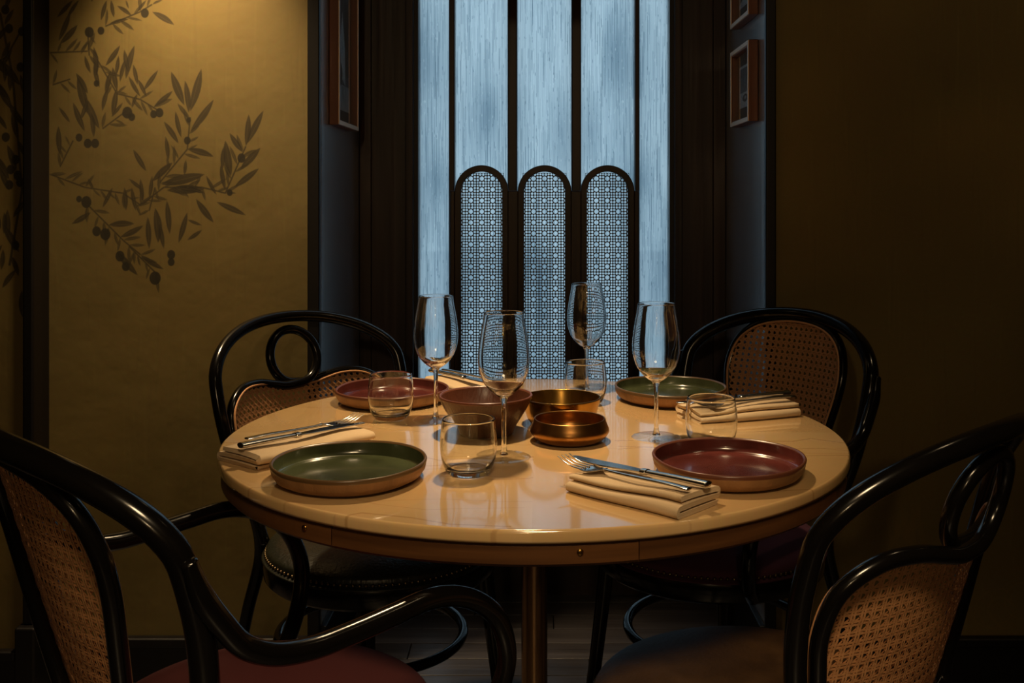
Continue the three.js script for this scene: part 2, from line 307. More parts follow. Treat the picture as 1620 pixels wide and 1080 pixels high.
struct('batten', bx(WX1, 0.402, 0, HC, ZB, ZB + 0.010, 0.003), M.darkWood, bay);
struct('trim_1', bx(-0.541, -0.5125, 0, HC, -2.412, -2.394, 0.004), M.blackTrim);
struct('trim_2', bx(0.5225, 0.547, 0, HC, -2.412, -2.394, 0.004), M.blackTrim);
struct('trim_3', bx(-1.172, -1.147, 0.16, HC, -2.415, -2.335, 0.005), M.blackTrim);   // dark post at the corner of the side panel
function skirting(name, x0, x1, z, top) {
  const s = struct(name, [bx(x0, x1, 0, top - 0.022, z, z + 0.016, 0.003), bx(x0, x1, top - 0.022, top, z, z + 0.024, 0.005)], M.blackTrim); return s;
}
skirting('baseboard_left', -1.135, -0.541, ZW, 0.105);
skirting('baseboard_right', 0.547, 2.2, ZW, 0.105);
skirting('baseboard_side', -2.2, -1.182, -2.345, 0.105);
struct('baseboard_bay_left', bx(-0.512, -0.498, 0, 0.13, -2.918, -2.402, 0.003), M.blackTrim);
struct('baseboard_bay_right', bx(0.510, 0.524, 0, 0.13, -2.918, -2.402, 0.003), M.blackTrim);
struct('trim_4', bx(-1.182, -1.135, 0, 0.16, -2.415, -2.318, 0.006), M.blackTrim);
// window
const win = struct('window_1', [bx(WX0, WX0 + 0.012, WY0, WY1, -3.0, -2.94), bx(WX1 - 0.012, WX1, WY0, WY1, -3.0, -2.94), bx(WX0, WX1, WY1 - 0.03, WY1, -3.0, -2.94), bx(WX0, WX1, WY0, WY0 + 0.04, -3.0, -2.92)], M.blackTrim);
const bars = [[-0.2615, -0.2445], [-0.0940, -0.0660], [0.0885, 0.1165], [0.2695, 0.2830]];
bars.forEach(([a, b]) => struct('mullion', bx(a, b, WY0 + 0.04, WY1 - 0.03, -2.995, -2.945, 0.004), M.screenWood, win));
const edges = [WX0 + 0.012, ...bars.flat(), WX1 - 0.012];
for (let i = 0; i < 5; i++) {
  const a = edges[2 * i], b = edges[2 * i + 1], t = paneTex.clone(); t.repeat.set(1, 1); t.offset.set([0.1, 0.35, 0.62, 0.85, 0.2][i], 0);
  const g = new THREE.PlaneGeometry(b - a, WY1 - WY0 - 0.07); const uv = g.attributes.uv; for (let k = 0; k < uv.count; k++) uv.setX(k, uv.getX(k) * (b - a) / 0.42);
  g.translate((a + b) / 2, (WY0 + 0.04 + WY1 - 0.03) / 2, -2.97);
  struct('pane', g, std('pane' + i, { color: lin(1, 1, 1), map: t, roughness: 0.72, transmission: 1, thickness: 0, ior: 1.5, bumpMap: paneBump, bumpScale: 0.002 }), win);
}
struct('window_sill', bx(WX0 - 0.02, WX1 + 0.02, WY0 - 0.03, WY0, -2.945, -2.86, 0.006), M.darkWood, win);
// floor boards
const floor = struct('floor', bx(-2.32, 2.32, -0.12, -0.012, -3.1, 2.62), M.underfloor);
const boardMats = [0.8, 1, 1.25].map((k, i) => std('board' + i, { color: lin(0.13 * k, 0.118 * k, 0.120 * k), map: woodH, roughness: 0.32, bumpMap: woodHBump, bumpScale: 0.0008 }));
{
  seed = 41; const D = 0.088, lens = [1.35, 1.55, 1.75]; const geos = lens.map((l) => bx(-l / 2 + 0.001, l / 2 - 0.001, -0.012, 0, -D / 2 + 0.0012, D / 2 - 0.0012, 0.002));
  for (let r = 0, z = -2.92; z < 2.4; z += D, r++) { let x = -2.6 - rr(0, 1); while (x < 1.9) { const k = Math.floor(rnd() * 3), c = x + lens[k] / 2; if (Math.abs(c) < 2.2 && (z > -2.4 || Math.abs(c) < 1.2)) { const p = part(floor, 'plank', geos[k], boardMats[Math.floor(rnd() * 3)]); p.position.set(c, 0, z); } x += lens[k]; } }
}
// street outside the glass
struct('pavement', bx(-14, 14, -0.35, -0.25, -26, -3.1), M.pavement);

// ---------------------------------------------------------------- lattice screen in front of the window
{
  const s = thing('lattice_screen', 'dark brown wooden screen of three arched lattice panels standing against the window', 'screen', [0.0115, 0, -2.905]);
  const pitch = 0.1766, yb = 0.165, ys = 1.141, ro = 0.0735, ri = 0.0595, p = 0.0309;
  // one lattice cell: a plate pierced by round holes
  const sq = new THREE.Shape([[-p / 2, -p / 2], [p / 2, -p / 2], [p / 2, p / 2], [-p / 2, p / 2]].map((q) => new THREE.Vector2(...q)));
  const hole = (x, y, r, n = 8) => { const h = new THREE.Path(); for (let i = 0; i < n; i++) { const a = -(i + 0.5) / n * 2 * Math.PI; i ? h.lineTo(x + r * Math.cos(a), y + r * Math.sin(a)) : h.moveTo(x + r * Math.cos(a), y + r * Math.sin(a)); } h.closePath(); sq.holes.push(h); };
  hole(0, 0, 0.0064, 10);
  for (const [i, j] of [[1, 1], [1, -1], [-1, 1], [-1, -1]]) { hole(i * 0.0113, j * 0.0042, 0.0035); hole(i * 0.0042, j * 0.0113, 0.0035); hole(i * 0.0118, j * 0.0118, 0.0030, 6); }
  const cell = boxUV(new THREE.ExtrudeGeometry(sq, { depth: 0.003, bevelEnabled: false }));
  const hs = new THREE.Shape(); hs.moveTo(-p / 2, -p / 2); hs.lineTo(0, -p / 2); hs.lineTo(0, -0.0062); hs.absarc(0, 0, 0.0062, -Math.PI / 2, Math.PI / 2, true); hs.lineTo(0, p / 2); hs.lineTo(-p / 2, p / 2); hs.closePath();
  const hh = (x, y, r, n = 8) => { const h = new THREE.Path(); for (let i = 0; i < n; i++) { const a = -(i + 0.5) / n * 2 * Math.PI; i ? h.lineTo(x + r * Math.cos(a), y + r * Math.sin(a)) : h.moveTo(x + r * Math.cos(a), y + r * Math.sin(a)); } h.closePath(); hs.holes.push(h); };
  for (const j of [1, -1]) { hh(-0.0113, j * 0.0042, 0.0035); hh(-0.0042, j * 0.0113, 0.0035); hh(-0.0118, j * 0.0118, 0.0030, 6); }
  const halfCell = boxUV(new THREE.ExtrudeGeometry(hs, { depth: 0.003, bevelEnabled: false, curveSegments: 6 }));
  [-1, 0, 1].forEach((k) => {
    const cx = k * pitch, sh = new THREE.Shape();
    sh.moveTo(cx - ro, yb); sh.lineTo(cx + ro, yb); sh.lineTo(cx + ro, ys); sh.absarc(cx, ys, ro, 0, Math.PI, false); sh.lineTo(cx - ro, yb);
    const h = new THREE.Path(); h.moveTo(cx - ri, yb + 0.03); h.lineTo(cx - ri, ys); h.absarc(cx, ys, ri, Math.PI, 0, true); h.lineTo(cx + ri, yb + 0.03); h.lineTo(cx - ri, yb + 0.03); sh.holes.push(h);
    const f = part(s, 'arched_frame', boxUV(new THREE.ExtrudeGeometry(sh, { depth: 0.022, bevelEnabled: true, bevelSize: 0.002, bevelThickness: 0.002, bevelSegments: 2, curveSegments: 24 }).translate(0, 0, -0.011)), M.screenWood);
    const cells = [];
    for (let i = -1; i <= 1; i++) for (let y = ys + ri - 0.006 - p / 2; y > yb + 0.02; y -= p) {
      const x = i * p; if (Math.abs(x) - p / 2 > ri) continue;
      const dy = Math.max(0, y - ys); if (Math.hypot(x, dy) > ro - 0.001) continue;
      if (Math.abs(x) + p / 2 > ro) continue;
      cells.push(cell.clone().translate(cx + x, y, -0.004));
    }
    for (const sx of [-1, 1]) for (let y = ys + ri - 0.006 - p / 2; y > yb + 0.02; y -= p) if (Math.hypot(2 * p - p / 2, Math.max(0, y - ys)) < ro - 0.002) cells.push((sx < 0 ? halfCell.clone().rotateZ(Math.PI) : halfCell.clone()).translate(cx + sx * 2 * p, y, sx < 0 ? -0.004 : -0.004));
    part(f, 'lattice', cells, M.lattice, { kind: 'stuff' });
  });
  for (const k of [-0.5, 0.5]) part(s, 'stile', bx(k * pitch - 0.0155, k * pitch + 0.0155, yb, ys + 0.004, -0.016, 0.016, 0.004), M.screenWood);
  for (const k of [-1.5, 1.5]) part(s, 'stile', bx(k * pitch + (k < 0 ? 0.0 : -0.0135), k * pitch + (k < 0 ? 0.0135 : 0.0), yb, ys + 0.004, -0.014, 0.014, 0.003), M.screenWood);
}

// ---------------------------------------------------------------- framed pictures in the reveals
function picture(name, label, side, xw, y0, y1, d0, d1, draw) {   // side +1: hangs on the left reveal, faces +x
  const w = d1 - d0, h = y1 - y0, t = 0.022;
  const o = thing(name, label, 'picture', [xw, y0, -(d0 + d1) / 2], side * Math.PI / 2, 'framed photographs in the window reveals');
  const b = 0.014; const rail = (x0, x1, ya, yb) => bx(x0, x1, ya, yb, 0.0005, t, 0.002);
  part(o, 'frame', [rail(-w / 2, -w / 2 + b, 0, h), rail(w / 2 - b, w / 2, 0, h), rail(-w / 2 + b, w / 2 - b, 0, b), rail(-w / 2 + b, w / 2 - b, h - b, h)], M.frameWood);
  const e = 0.0115; const lip = (x0, x1, ya, yb) => bx(x0, x1, ya, yb, t, t + 0.003, 0.001);
  part(o, 'gilt_edge', [lip(-w / 2 + 0.001, -w / 2 + e, 0.001, h - 0.001), lip(w / 2 - e, w / 2 - 0.001, 0.001, h - 0.001), lip(-w / 2 + e, w / 2 - e, 0.001, e), lip(-w / 2 + e, w / 2 - e, h - e, h - 0.001)], M.frameGilt);
  part(o, 'mat_board', bx(-w / 2 + b, w / 2 - b, b, h - b, 0.001, 0.006), M.mat);
  const m = [0.035, 0.045], pw = w - 2 * m[0], ph = h - 2 * m[1];
  const tex = ctex(256, Math.round(256 * ph / pw), draw);
  const g = new THREE.PlaneGeometry(pw, ph); g.translate(0, h / 2, 0.0068);
  part(o, 'photo', g, std(o.name + 'Photo', { map: tex, roughness: 0.6 }));
  part(o, 'glazing', bx(-w / 2 + b, w / 2 - b, b, h - b, 0.012, 0.0125), M.glassThin);
}
picture('picture_frame', 'tall framed black and white photograph on the reveal left of the window', 1, -0.512, 1.303, 1.72, 2.50, 2.77, (c, w, h) => {
  c.fillStyle = '#15181c'; c.fillRect(0, 0, w, h); seed = 3;
  c.fillStyle = '#b4b7ba'; c.fillRect(0, h * 0.80, w, h * 0.2); c.fillStyle = '#4c5054'; c.fillRect(0, h * 0.72, w, h * 0.08);
  c.fillStyle = '#d5d8da'; c.beginPath(); c.moveTo(w * 0.5, h * 0.22); c.lineTo(w * 0.66, h * 0.5); c.lineTo(w * 0.7, h * 0.8); c.lineTo(w * 0.42, h * 0.74); c.lineTo(w * 0.36, h * 0.45); c.fill();
  c.fillStyle = '#23272b'; c.beginPath(); c.ellipse(w * 0.3, h * 0.72, w * 0.2, h * 0.1, 0, 0, 7); c.fill();
  for (let i = 0; i < 60; i++) { c.fillStyle = `rgba(${rnd() < 0.5 ? '0,0,0' : '190,195,198'},0.10)`; c.fillRect(rr(0, w), rr(0, h), rr(4, 30), rr(6, 70)); }
});
picture('picture_frame', 'lower of the two small framed photographs on the reveal right of the window', -1, 0.524, 1.310, 1.507, 2.483, 2.72, (c, w, h) => {
  c.fillStyle = '#d9dcdf'; c.fillRect(0, 0, w, h); seed = 13; c.fillStyle = '#6a727a'; c.fillRect(w * 0.06, h * 0.06, w * 0.62, h * 0.58);
  for (let i = 0; i < 26; i++) { c.fillStyle = `rgba(20,24,28,${rr(0.1, 0.5)})`; c.fillRect(w * rr(0.06, 0.6), h * 0.06, rr(4, 14), h * rr(0.2, 0.58)); }
  c.fillStyle = '#2b3036'; c.beginPath(); c.ellipse(w * 0.45, h * 0.78, w * 0.2, h * 0.09, 0, 0, 7); c.fill(); c.fillStyle = '#b4b8ba'; c.beginPath(); c.ellipse(w * 0.45, h * 0.77, w * 0.08, h * 0.04, 0, 0, 7); c.fill();
});
picture('picture_frame', 'upper of two small framed photographs right of the window, cut at its top', -1, 0.524, 1.567, 1.764, 2.483, 2.72, (c, w, h) => {
  c.fillStyle = '#c9d0d5'; c.fillRect(0, 0, w, h); c.fillStyle = '#3a444c'; c.beginPath(); c.moveTo(0, 0); c.lineTo(w, 0); c.lineTo(w, h * 0.55); c.lineTo(0, h * 0.9); c.fill(); c.fillStyle = '#a6adb1'; c.fillRect(0, h * 0.2, w, h * 0.1);
});

// ---------------------------------------------------------------- round table
const TX = -0.010, TZ = -1.706, TY = 0.74, TR = 0.5;
{
  const t = thing('round_table', 'round cream marble table on a slim brass pedestal, set for four', 'table', [TX, 0, TZ]);
  const e = 0.004;
  part(t, 'tabletop', turned([[0.0, 0.722], [TR - 0.006, 0.722], [TR - 0.001, 0.7235], [TR, 0.727], [TR, 0.735], [TR - 0.0012, 0.7385], [TR - e, TY], [0.3, TY], [0, TY]], 128), M.marble);
  const N = 8;
  for (let i = 0; i < N; i++) {                                 // segmented wooden rim below the stone
    const a0 = i / N * 2 * Math.PI + 0.001 + 0.26, a1 = (i + 1) / N * 2 * Math.PI - 0.001 + 0.26, prof = [[0.43, 0.694], [TR - 0.009, 0.694], [TR - 0.005, 0.698], [TR - 0.005, 0.719], [TR - 0.008, 0.722], [0.43, 0.722], [0.43, 0.694]];
    part(t, 'rim_segment', grid(prof.length, 19, (k, j) => { const a = a0 + (a1 - a0) * j / 18; return [prof[k][0] * Math.sin(a), prof[k][1], prof[k][0] * Math.cos(a)]; }, false, (k, j) => [j / 18 * 0.39, prof[k][1] + k * 0.01]).toNonIndexed(), M.tableWood).geometry.computeVertexNormals();
  }
  part(t, 'subtop', new THREE.CylinderGeometry(0.432, 0.432, 0.018, 96).translate(0, 0.7105, 0), M.tableWood);
  for (const a of [0.115, -0.62, 1.2, -1.5, 2.6, -2.6]) part(t, 'screw', new THREE.SphereGeometry(0.0042, 14, 10).scale(1, 1, 0.5).rotateY(a).translate((TR - 0.0045) * Math.sin(a), 0.7115, (TR - 0.0045) * Math.cos(a)), M.brass);
  part(t, 'pedestal', turned([[0, 0.02], [0.026, 0.02], [0.0225, 0.05], [0.0215, 0.35], [0.0215, 0.66], [0.024, 0.665], [0.024, 0.68], [0.060, 0.69], [0.062, 0.7015], [0, 0.7015]], 40), M.poleBrass);
  part(t, 'base', turned([[0, 0.0005], [0.24, 0.0005], [0.243, 0.005], [0.238, 0.011], [0.10, 0.019], [0.04, 0.03], [0, 0.03]], 72), M.lacquer);
}

// ---------------------------------------------------------------- chairs
const HOOP = { wm: 0.227, wb: 0.144, ht: 0.869, hm: 0.757, n: 2.148, zb: 0.207, rake: 0.296, c: 0.072 };
const backZ = (x, y) => -(HOOP.zb + HOOP.rake * (y - 0.46)) + HOOP.c * (x / HOOP.wm) ** 2;    // the curved, raked surface of the chair back (chair faces +z)
const onBack = (x, y, dz = 0) => [x, y, backZ(x, y) + dz];
function hoopPath() {
  const up = []; const { wm, wb, ht, hm, n } = HOOP;
  const leg = [[0.165, 0.0, -0.315], [0.158, 0.15, -0.275], [0.150, 0.30, -0.236], [0.143, 0.42, -0.200]];
  const side = [0.50, 0.56, 0.62, 0.68, 0.72].map((y) => { const u = (y - 0.46) / (hm - 0.46); return onBack(wb + (wm - wb) * (u * (2 - u)), y); });
  const arc = []; for (let i = 1; i < 24; i++) { const a = i / 24 * Math.PI; arc.push(onBack(wm * Math.sign(Math.cos(a)) * Math.abs(Math.cos(a)) ** (2 / n), hm + (ht - hm) * Math.abs(Math.sin(a)) ** (2 / n))); }
  const mir = (l) => l.map(([x, y, z]) => [-x, y, z]).reverse();
  return [...leg, ...side, ...arc, ...mir(side), ...mir(leg)];
}
const inside = (poly, x, y) => { let r = false; for (let i = 0, j = poly.length - 1; i < poly.length; j = i++) { const [a, b] = poly[i], [c, d] = poly[j]; if ((b > y) !== (d > y) && x < (c - a) * (y - b) / (d - b) + a) r = !r; } return r; };
// hand-woven cane: pairs of upright and level strands with diagonals, clipped to the outline, as flat ribbons on the back's surface
function caneGeometry(poly, dz) {
  const pos = [], idx = [], P = 0.0128;
  const strand = (x, y, dx, dy, wd, lift) => {
    const st = 0.0075, L = 0.6; let run = null; const px = -dy * wd / 2, py = dx * wd / 2;
    for (let s = -L; s <= L; s += st) {
      const a = x + dx * s, b = y + dy * s;
      if (inside(poly, a, b)) {
        const k = pos.length / 3; const wv = lift + 0.0005 * Math.sin(s / P * Math.PI);
        pos.push(...onBack(a + px, b + py, dz + wv), ...onBack(a - px, b - py, dz + wv));
        if (run !== null) idx.push(run, run + 1, k, run + 1, k + 1, k); run = k;
      } else run = null;
    }
  };
  for (let i = -20; i <= 20; i++) { const o = i * P; for (const e of [-0.0019, 0.0019]) { strand(o + e, 0.68, 0, 1, 0.0027, 0); strand(0, 0.68 + o + e, 1, 0, 0.0027, 0.0009); } }
  const d = Math.SQRT1_2; for (let i = -30; i <= 30; i++) { strand(i * P + P / 2, 0.68, d, d, 0.0026, 0.0018); strand(i * P + P / 2, 0.68, -d, d, 0.0026, 0.0026); }
  const g = new THREE.BufferGeometry(); g.setAttribute('position', new THREE.Float32BufferAttribute(pos, 3));
  const uv = []; for (let i = 0; i < pos.length; i += 3) uv.push(pos[i], pos[i + 1]); g.setAttribute('uv', new THREE.Float32BufferAttribute(uv, 2));
  g.setIndex(idx); g.computeVertexNormals(); return g;
}
function spline(pts, n, closed = false) { return new THREE.CatmullRomCurve3(pts.map(([x, y]) => V(x, y, 0)), closed, 'centripetal').getPoints(n).map((p) => [p.x, p.y]); }
function chairBase(name, label, pos, turn, group, fabric, rHoop) {
  const o = thing(name, label, 'chair', pos, turn, group);
  part(o, 'back_hoop', tube(hoopPath(), (t) => { const e = Math.min(t, 1 - t); return rHoop * (0.82 + 0.18 * sm(0.0, 0.18, e)); }, { seg: 190, radial: 16 }), M.lacquer);
  const R = 0.222;
  part(o, 'seat_ring', turned([[0.18, 0.405], [R - 0.006, 0.405], [R, 0.411], [R + 0.001, 0.43], [R - 0.001, 0.444], [R - 0.006, 0.449], [0.18, 0.449], [0.18, 0.405]], 72), M.lacquer);
  part(o, 'seat_cushion', turned([[0, 0.42], [R - 0.014, 0.44], [R - 0.006, 0.449], [R - 0.004, 0.456], [R - 0.012, 0.466], [R - 0.05, 0.479], [0.10, 0.487], [0, 0.489]], 72, undefined, 40), fabric);
  const nails = []; const nail = new THREE.SphereGeometry(0.0033, 8, 6); for (let i = 0; i < 120; i++) { const a = i / 120 * 2 * Math.PI; nails.push(nail.clone().translate((R - 0.0035) * Math.sin(a), 0.4515, (R - 0.0035) * Math.cos(a))); }
  part(o, 'nailhead_trim', nails, M.nail, { kind: 'stuff' });
  for (const s of [-1, 1]) part(o, 'leg', tube([[s * 0.142, 0.418, 0.142], [s * 0.150, 0.30, 0.152], [s * 0.163, 0.12, 0.172], [s * 0.172, 0.004, 0.190]], (t) => 0.0155 - 0.004 * t, { seg: 24, radial: 14 }), M.lacquer);
  part(o, 'leg_ring', tube(Array.from({ length: 24 }, (_, i) => { const a = i / 24 * 2 * Math.PI; return [0.176 * Math.sin(a), 0.272, -0.03 + 0.186 * Math.cos(a)]; }), 0.0095, { seg: 72, radial: 12, closed: true }), M.lacquer);
  return o;
}
function caneBack(o, outline, rTube, framePath, frameName, closed = false) {
  part(o, frameName, tube(framePath, rTube, { seg: 160, radial: 14, closed }), M.lacquer);
  const panel = part(o, 'cane_panel', caneGeometry(outline, 0.0085), M.cane, { kind: 'stuff', label: 'woven natural cane backrest panel' });
  part(panel, 'cane_edging', tube(outline.filter((_, i) => i % 2 === 0).map(([x, y]) => onBack(x, y, 0.0110)), 0.0026, { seg: 160, radial: 8, closed: true }), M.cane);
}
function loopChair(label, pos, turn, fabric) {
  const o = chairBase('bentwood_chair', label, pos, turn, 'loop-backed bentwood chairs', fabric, 0.0125);
  const half = [[0.150, 0.452], [0.166, 0.52], [0.181, 0.60], [0.194, 0.665], [0.186, 0.712], [0.150, 0.740], [0.104, 0.744], [0.064, 0.736], [0.034, 0.730]];
  const loopR = 0.0555, ring = []; for (let i = 0; i <= 20; i++) { const a = -Math.PI / 2 + 2 * Math.PI * i / 20; ring.push([loopR * Math.cos(a), 0.7865 + loopR * Math.sin(a)]); }
  // up the left side, over the shoulder, once round the ring and down the other side, the two passes lying one before the other
  const p2 = [...half.map(([x, y]) => [-x, y]), ...ring, ...[...half].reverse()];
  const path = p2.map(([x, y], i) => { const t = (i - half.length) / 20; return onBack(x, y, t < 0 ? 0.0085 * sm(-0.25, 0, t) : t > 1 ? -0.0085 * (1 - sm(1, 1.25, t)) : 0.0085 - 0.017 * t); });
  const inner = half.slice(1).map(([x, y]) => [x - 0.001 * Math.sign(x), y - 0.001]); inner[0] = [0.152, 0.505]; inner.unshift([0.02, 0.500]);
  const out = spline([...inner, ...inner.map(([x, y]) => [-x, y]).reverse()], 120);
  caneBack(o, out, 0.0098, path, 'loop_frame');
  part(o, 'back_rail', tube([[-0.150, 0.490], [0, 0.486], [0.150, 0.490]].map(([x, y]) => onBack(x, y)), 0.009, { seg: 24, radial: 12 }), M.lacquer);
  return o;
}
function armChair(label, pos, turn, fabric) {
  const o = chairBase('bentwood_armchair', label, pos, turn, 'oval-backed bentwood armchairs', fabric, 0.0150);
  const egg = (k) => spline([[0.060, 0.500], [0.088, 0.545], [0.106, 0.60], [0.122, 0.66], [0.136, 0.72], [0.139, 0.765], [0.124, 0.812], [0.085, 0.843], [0, 0.857], [-0.085, 0.843], [-0.124, 0.812], [-0.139, 0.765], [-0.136, 0.72], [-0.122, 0.66], [-0.106, 0.60], [-0.088, 0.545], [-0.060, 0.500], [0, 0.484]].map(([x, y]) => [x * (1 - k / 0.139), 0.69 + (y - 0.69) * (1 - k / 0.17)]), 120, true);
  caneBack(o, egg(0.003), 0.0105, egg(0).filter((_, i) => i % 3 === 0 && i < 120).map(([x, y]) => onBack(x, y)), 'oval_frame', true);
  for (const s of [-1, 1]) part(o, 'back_post', tube([[s * 0.058, 0.492, backZ(0.058, 0.492)], [s * 0.072, 0.468, -0.205], [s * 0.085, 0.430, -0.196]], 0.0105, { seg: 16, radial: 12 }), M.lacquer);
  for (const s of [-1, 1]) {
    const prof = [[0.2385, -0.226, 0.772], [0.2400, -0.214, 0.738], [0.2405, -0.191, 0.702], [0.241, -0.168, 0.674], [0.243, -0.135, 0.656], [0.244, -0.09, 0.648], [0.245, -0.04, 0.649], [0.246, 0.02, 0.653], [0.246, 0.07, 0.656], [0.246, 0.11, 0.649], [0.245, 0.15, 0.630], [0.243, 0.18, 0.604], [0.240, 0.199, 0.570], [0.236, 0.206, 0.535], [0.228, 0.198, 0.497], [0.212, 0.172, 0.455], [0.196, 0.138, 0.425]];
    part(o, 'arm', tube(prof.map(([x, z, y]) => [s * x, y, z]), (t) => 0.0125 * (0.72 + 0.28 * sm(0, 0.07, t)), { seg: 120, radial: 16 }), M.lacquer);
  }
  return o;
}
const facing = (deg) => Math.PI - deg * Math.PI / 180;         // degrees to the right of straight into the room
loopChair('black bentwood side chair with looped back and dark green seat by the olive mural', [-0.311, 0, -2.016], facing(133), M.greenLeather);
loopChair('black bentwood side chair with tan seat, its looped back turned to the viewer', [0.288, 0, -1.386], facing(-44), M.tanLeather);
armChair('black bentwood armchair with burgundy seat, seen from behind in front of the green plate', [-0.356, 0, -1.336], facing(44.3), M.burgundyVelvet);
armChair('black bentwood armchair with plum seat, facing the viewer before the plain wall', [0.334, 0, -2.048], facing(-134.3), M.plumVelvet);

// ---------------------------------------------------------------- tableware
function plate(label, pos, turn, glaze, rim, k, group) {
  const wob = (a) => 1 + 0.018 * Math.cos(2 * a + 0.6 + k) + 0.014 * Math.cos(3 * a + 1.9 * k) + 0.005 * Math.cos(5 * a + k);
  const o = thing('stoneware_plate', label, 'plate', pos, turn, group);
  part(o, 'body', turned([[0, 0.0004], [0.084, 0.0004], [0.092, 0.0015], [0.1015, 0.0060], [0.1065, 0.0130], [0.1082, 0.0210]], 96, wob), M.clay);
  part(o, 'rim', turned([[0.1082, 0.0210], [0.1090, 0.0245], [0.1078, 0.0268], [0.1056, 0.0267], [0.1042, 0.0245]], 96, wob), rim);
  part(o, 'glazed_well', turned([[0.1042, 0.0245], [0.1034, 0.0140], [0.1012, 0.0082], [0.0965, 0.0064], [0.080, 0.0060], [0.04, 0.0058], [0, 0.0057]], 96, wob), glaze);
  return o;
}
plate('green glazed stoneware plate nearest the left edge, beside the napkin with the raised fork', [-0.264, TY, -1.428], 0.3, M.greenGlaze, M.greenRim, 0, 'green stoneware plates');
plate('burgundy glazed stoneware plate at the near right, beside the folded napkin', [0.264, TY, -1.449], 0.9, M.wineGlaze, M.wineRim, 1.7, 'burgundy stoneware plates');
plate('green glazed stoneware plate at the back right, behind the right wine glass', [0.250, TY, -1.985], 2.0, M.greenGlaze, M.greenRim, 3.1, 'green stoneware plates');
plate('burgundy glazed stoneware plate at the back left, behind a tumbler', [-0.283, TY, -1.965], 4.1, M.wineGlaze, M.wineRim, 0.8, 'burgundy stoneware plates');
{ // bowls
  const o = thing('stoneware_bowl', 'deep brown stoneware bowl with a flared rim, left of the brass bowls', 'bowl', [-0.090, TY, -1.70], 0);
  const w = (a) => 1 + 0.008 * Math.cos(2 * a + 1);
  part(o, 'body', turned([[0, 0.0004], [0.043, 0.0004], [0.046, 0.003], [0.0485, 0.010], [0.058, 0.026], [0.067, 0.040], [0.0735, 0.052], [0.0765, 0.0595]], 80, w), M.brownBowl);
  part(o, 'rim', turned([[0.0765, 0.0595], [0.0775, 0.0620], [0.0765, 0.0640], [0.0745, 0.0638], [0.0732, 0.0615]], 80, w), M.wineRim);
  part(o, 'inside', turned([[0.0732, 0.0615], [0.068, 0.048], [0.058, 0.032], [0.044, 0.018], [0.03, 0.0115], [0, 0.0095]], 80, w), M.brownBowl);
  const b = thing('metal_bowl', 'round brass bowl with bright inside, standing behind the small copper bowl', 'bowl', [0.0355, TY, -1.772], 0);
  part(b, 'body', turned([[0, 0.0004], [0.045, 0.0004], [0.053, 0.003], [0.058, 0.010], [0.0625, 0.024], [0.0665, 0.040], [0.0675, 0.0445], [0.0672, 0.0462], [0.0662, 0.0465], [0.0652, 0.0455], [0.0642, 0.040], [0.060, 0.024], [0.055, 0.011], [0.048, 0.0055], [0.03, 0.0045], [0, 0.0043]], 80), M.brass);
  const c = thing('metal_bowl', 'small low copper bowl with rounded belly, in front of the brass bowl', 'bowl', [0.0465, TY, -1.648], 0);
  part(c, 'body', turned([[0, 0.0004], [0.044, 0.0004], [0.051, 0.0025], [0.0575, 0.0075], [0.0615, 0.0125], [0.0632, 0.0165], [0.0628, 0.0205], [0.0605, 0.0260], [0.0580, 0.0320], [0.0572, 0.0352], [0.0562, 0.0366], [0.0548, 0.0362], [0.0540, 0.0345], [0.0550, 0.0280], [0.0572, 0.0200], [0.0560, 0.0120], [0.0480, 0.0065], [0.03, 0.0050], [0, 0.0048]], 80), M.copper);
}
// glassware
function wineGlass(label, pos) {
  const o = thing('wine_glass', label, 'wine glass', pos, 0, 'stemmed wine glasses');
  const outer = [[0.0045, 0.0895], [0.010, 0.0925], [0.0205, 0.1005], [0.0300, 0.1120], [0.0362, 0.1270], [0.0388, 0.1430], [0.0382, 0.1610], [0.0352, 0.1830], [0.0318, 0.2010], [0.0298, 0.2165]];
  const th = 0.0011; const inner = outer.slice().reverse().map(([r, y], i, a) => [Math.max(0, r - th), y + (i > a.length - 4 ? 0.0016 : 0)]); inner[inner.length - 1] = [0, 0.0925];
  part(o, 'bowl', turned([...new THREE.SplineCurve(outer.map((p) => new THREE.Vector2(...p))).getPoints(40).map((p) => [p.x, p.y]), [0.0293, 0.2170], ...new THREE.SplineCurve(inner.map((p) => new THREE.Vector2(...p))).getPoints(40).map((p) => [p.x, p.y])], 64), M.glassSolid);
  part(o, 'stem', turned([[0, 0.0045], [0.0066, 0.0050], [0.0046, 0.0090], [0.0037, 0.0180], [0.0034, 0.0400], [0.0035, 0.0680], [0.0042, 0.0820], [0.0060, 0.0892], [0.0080, 0.0915], [0.0030, 0.0915], [0, 0.0915]], 32), M.glassSolid);
  part(o, 'foot', turned([[0, 0.0004], [0.0385, 0.0004], [0.0400, 0.0012], [0.0392, 0.0019], [0.025, 0.0030], [0.012, 0.0042], [0.0066, 0.0050], [0, 0.0050]], 64), M.glassThin);
  return o;
}
const glassSpots = [['wine glass at the left, behind the clear tumbler by the burgundy plate', [-0.182, TY, -1.797]], ['wine glass in the middle, in front of the brown bowl', [-0.0546, TY, -1.540]],
  ['wine glass farthest back, behind the brass bowl and a tumbler', [0.0915, TY, -2.045]], ['wine glass at the right, in front of the back green plate', [0.187, TY, -1.668]]];
const wine0 = wineGlass(...glassSpots[0]);
glassSpots.slice(1).forEach(([l, p]) => copy(wine0, p, 0, l));
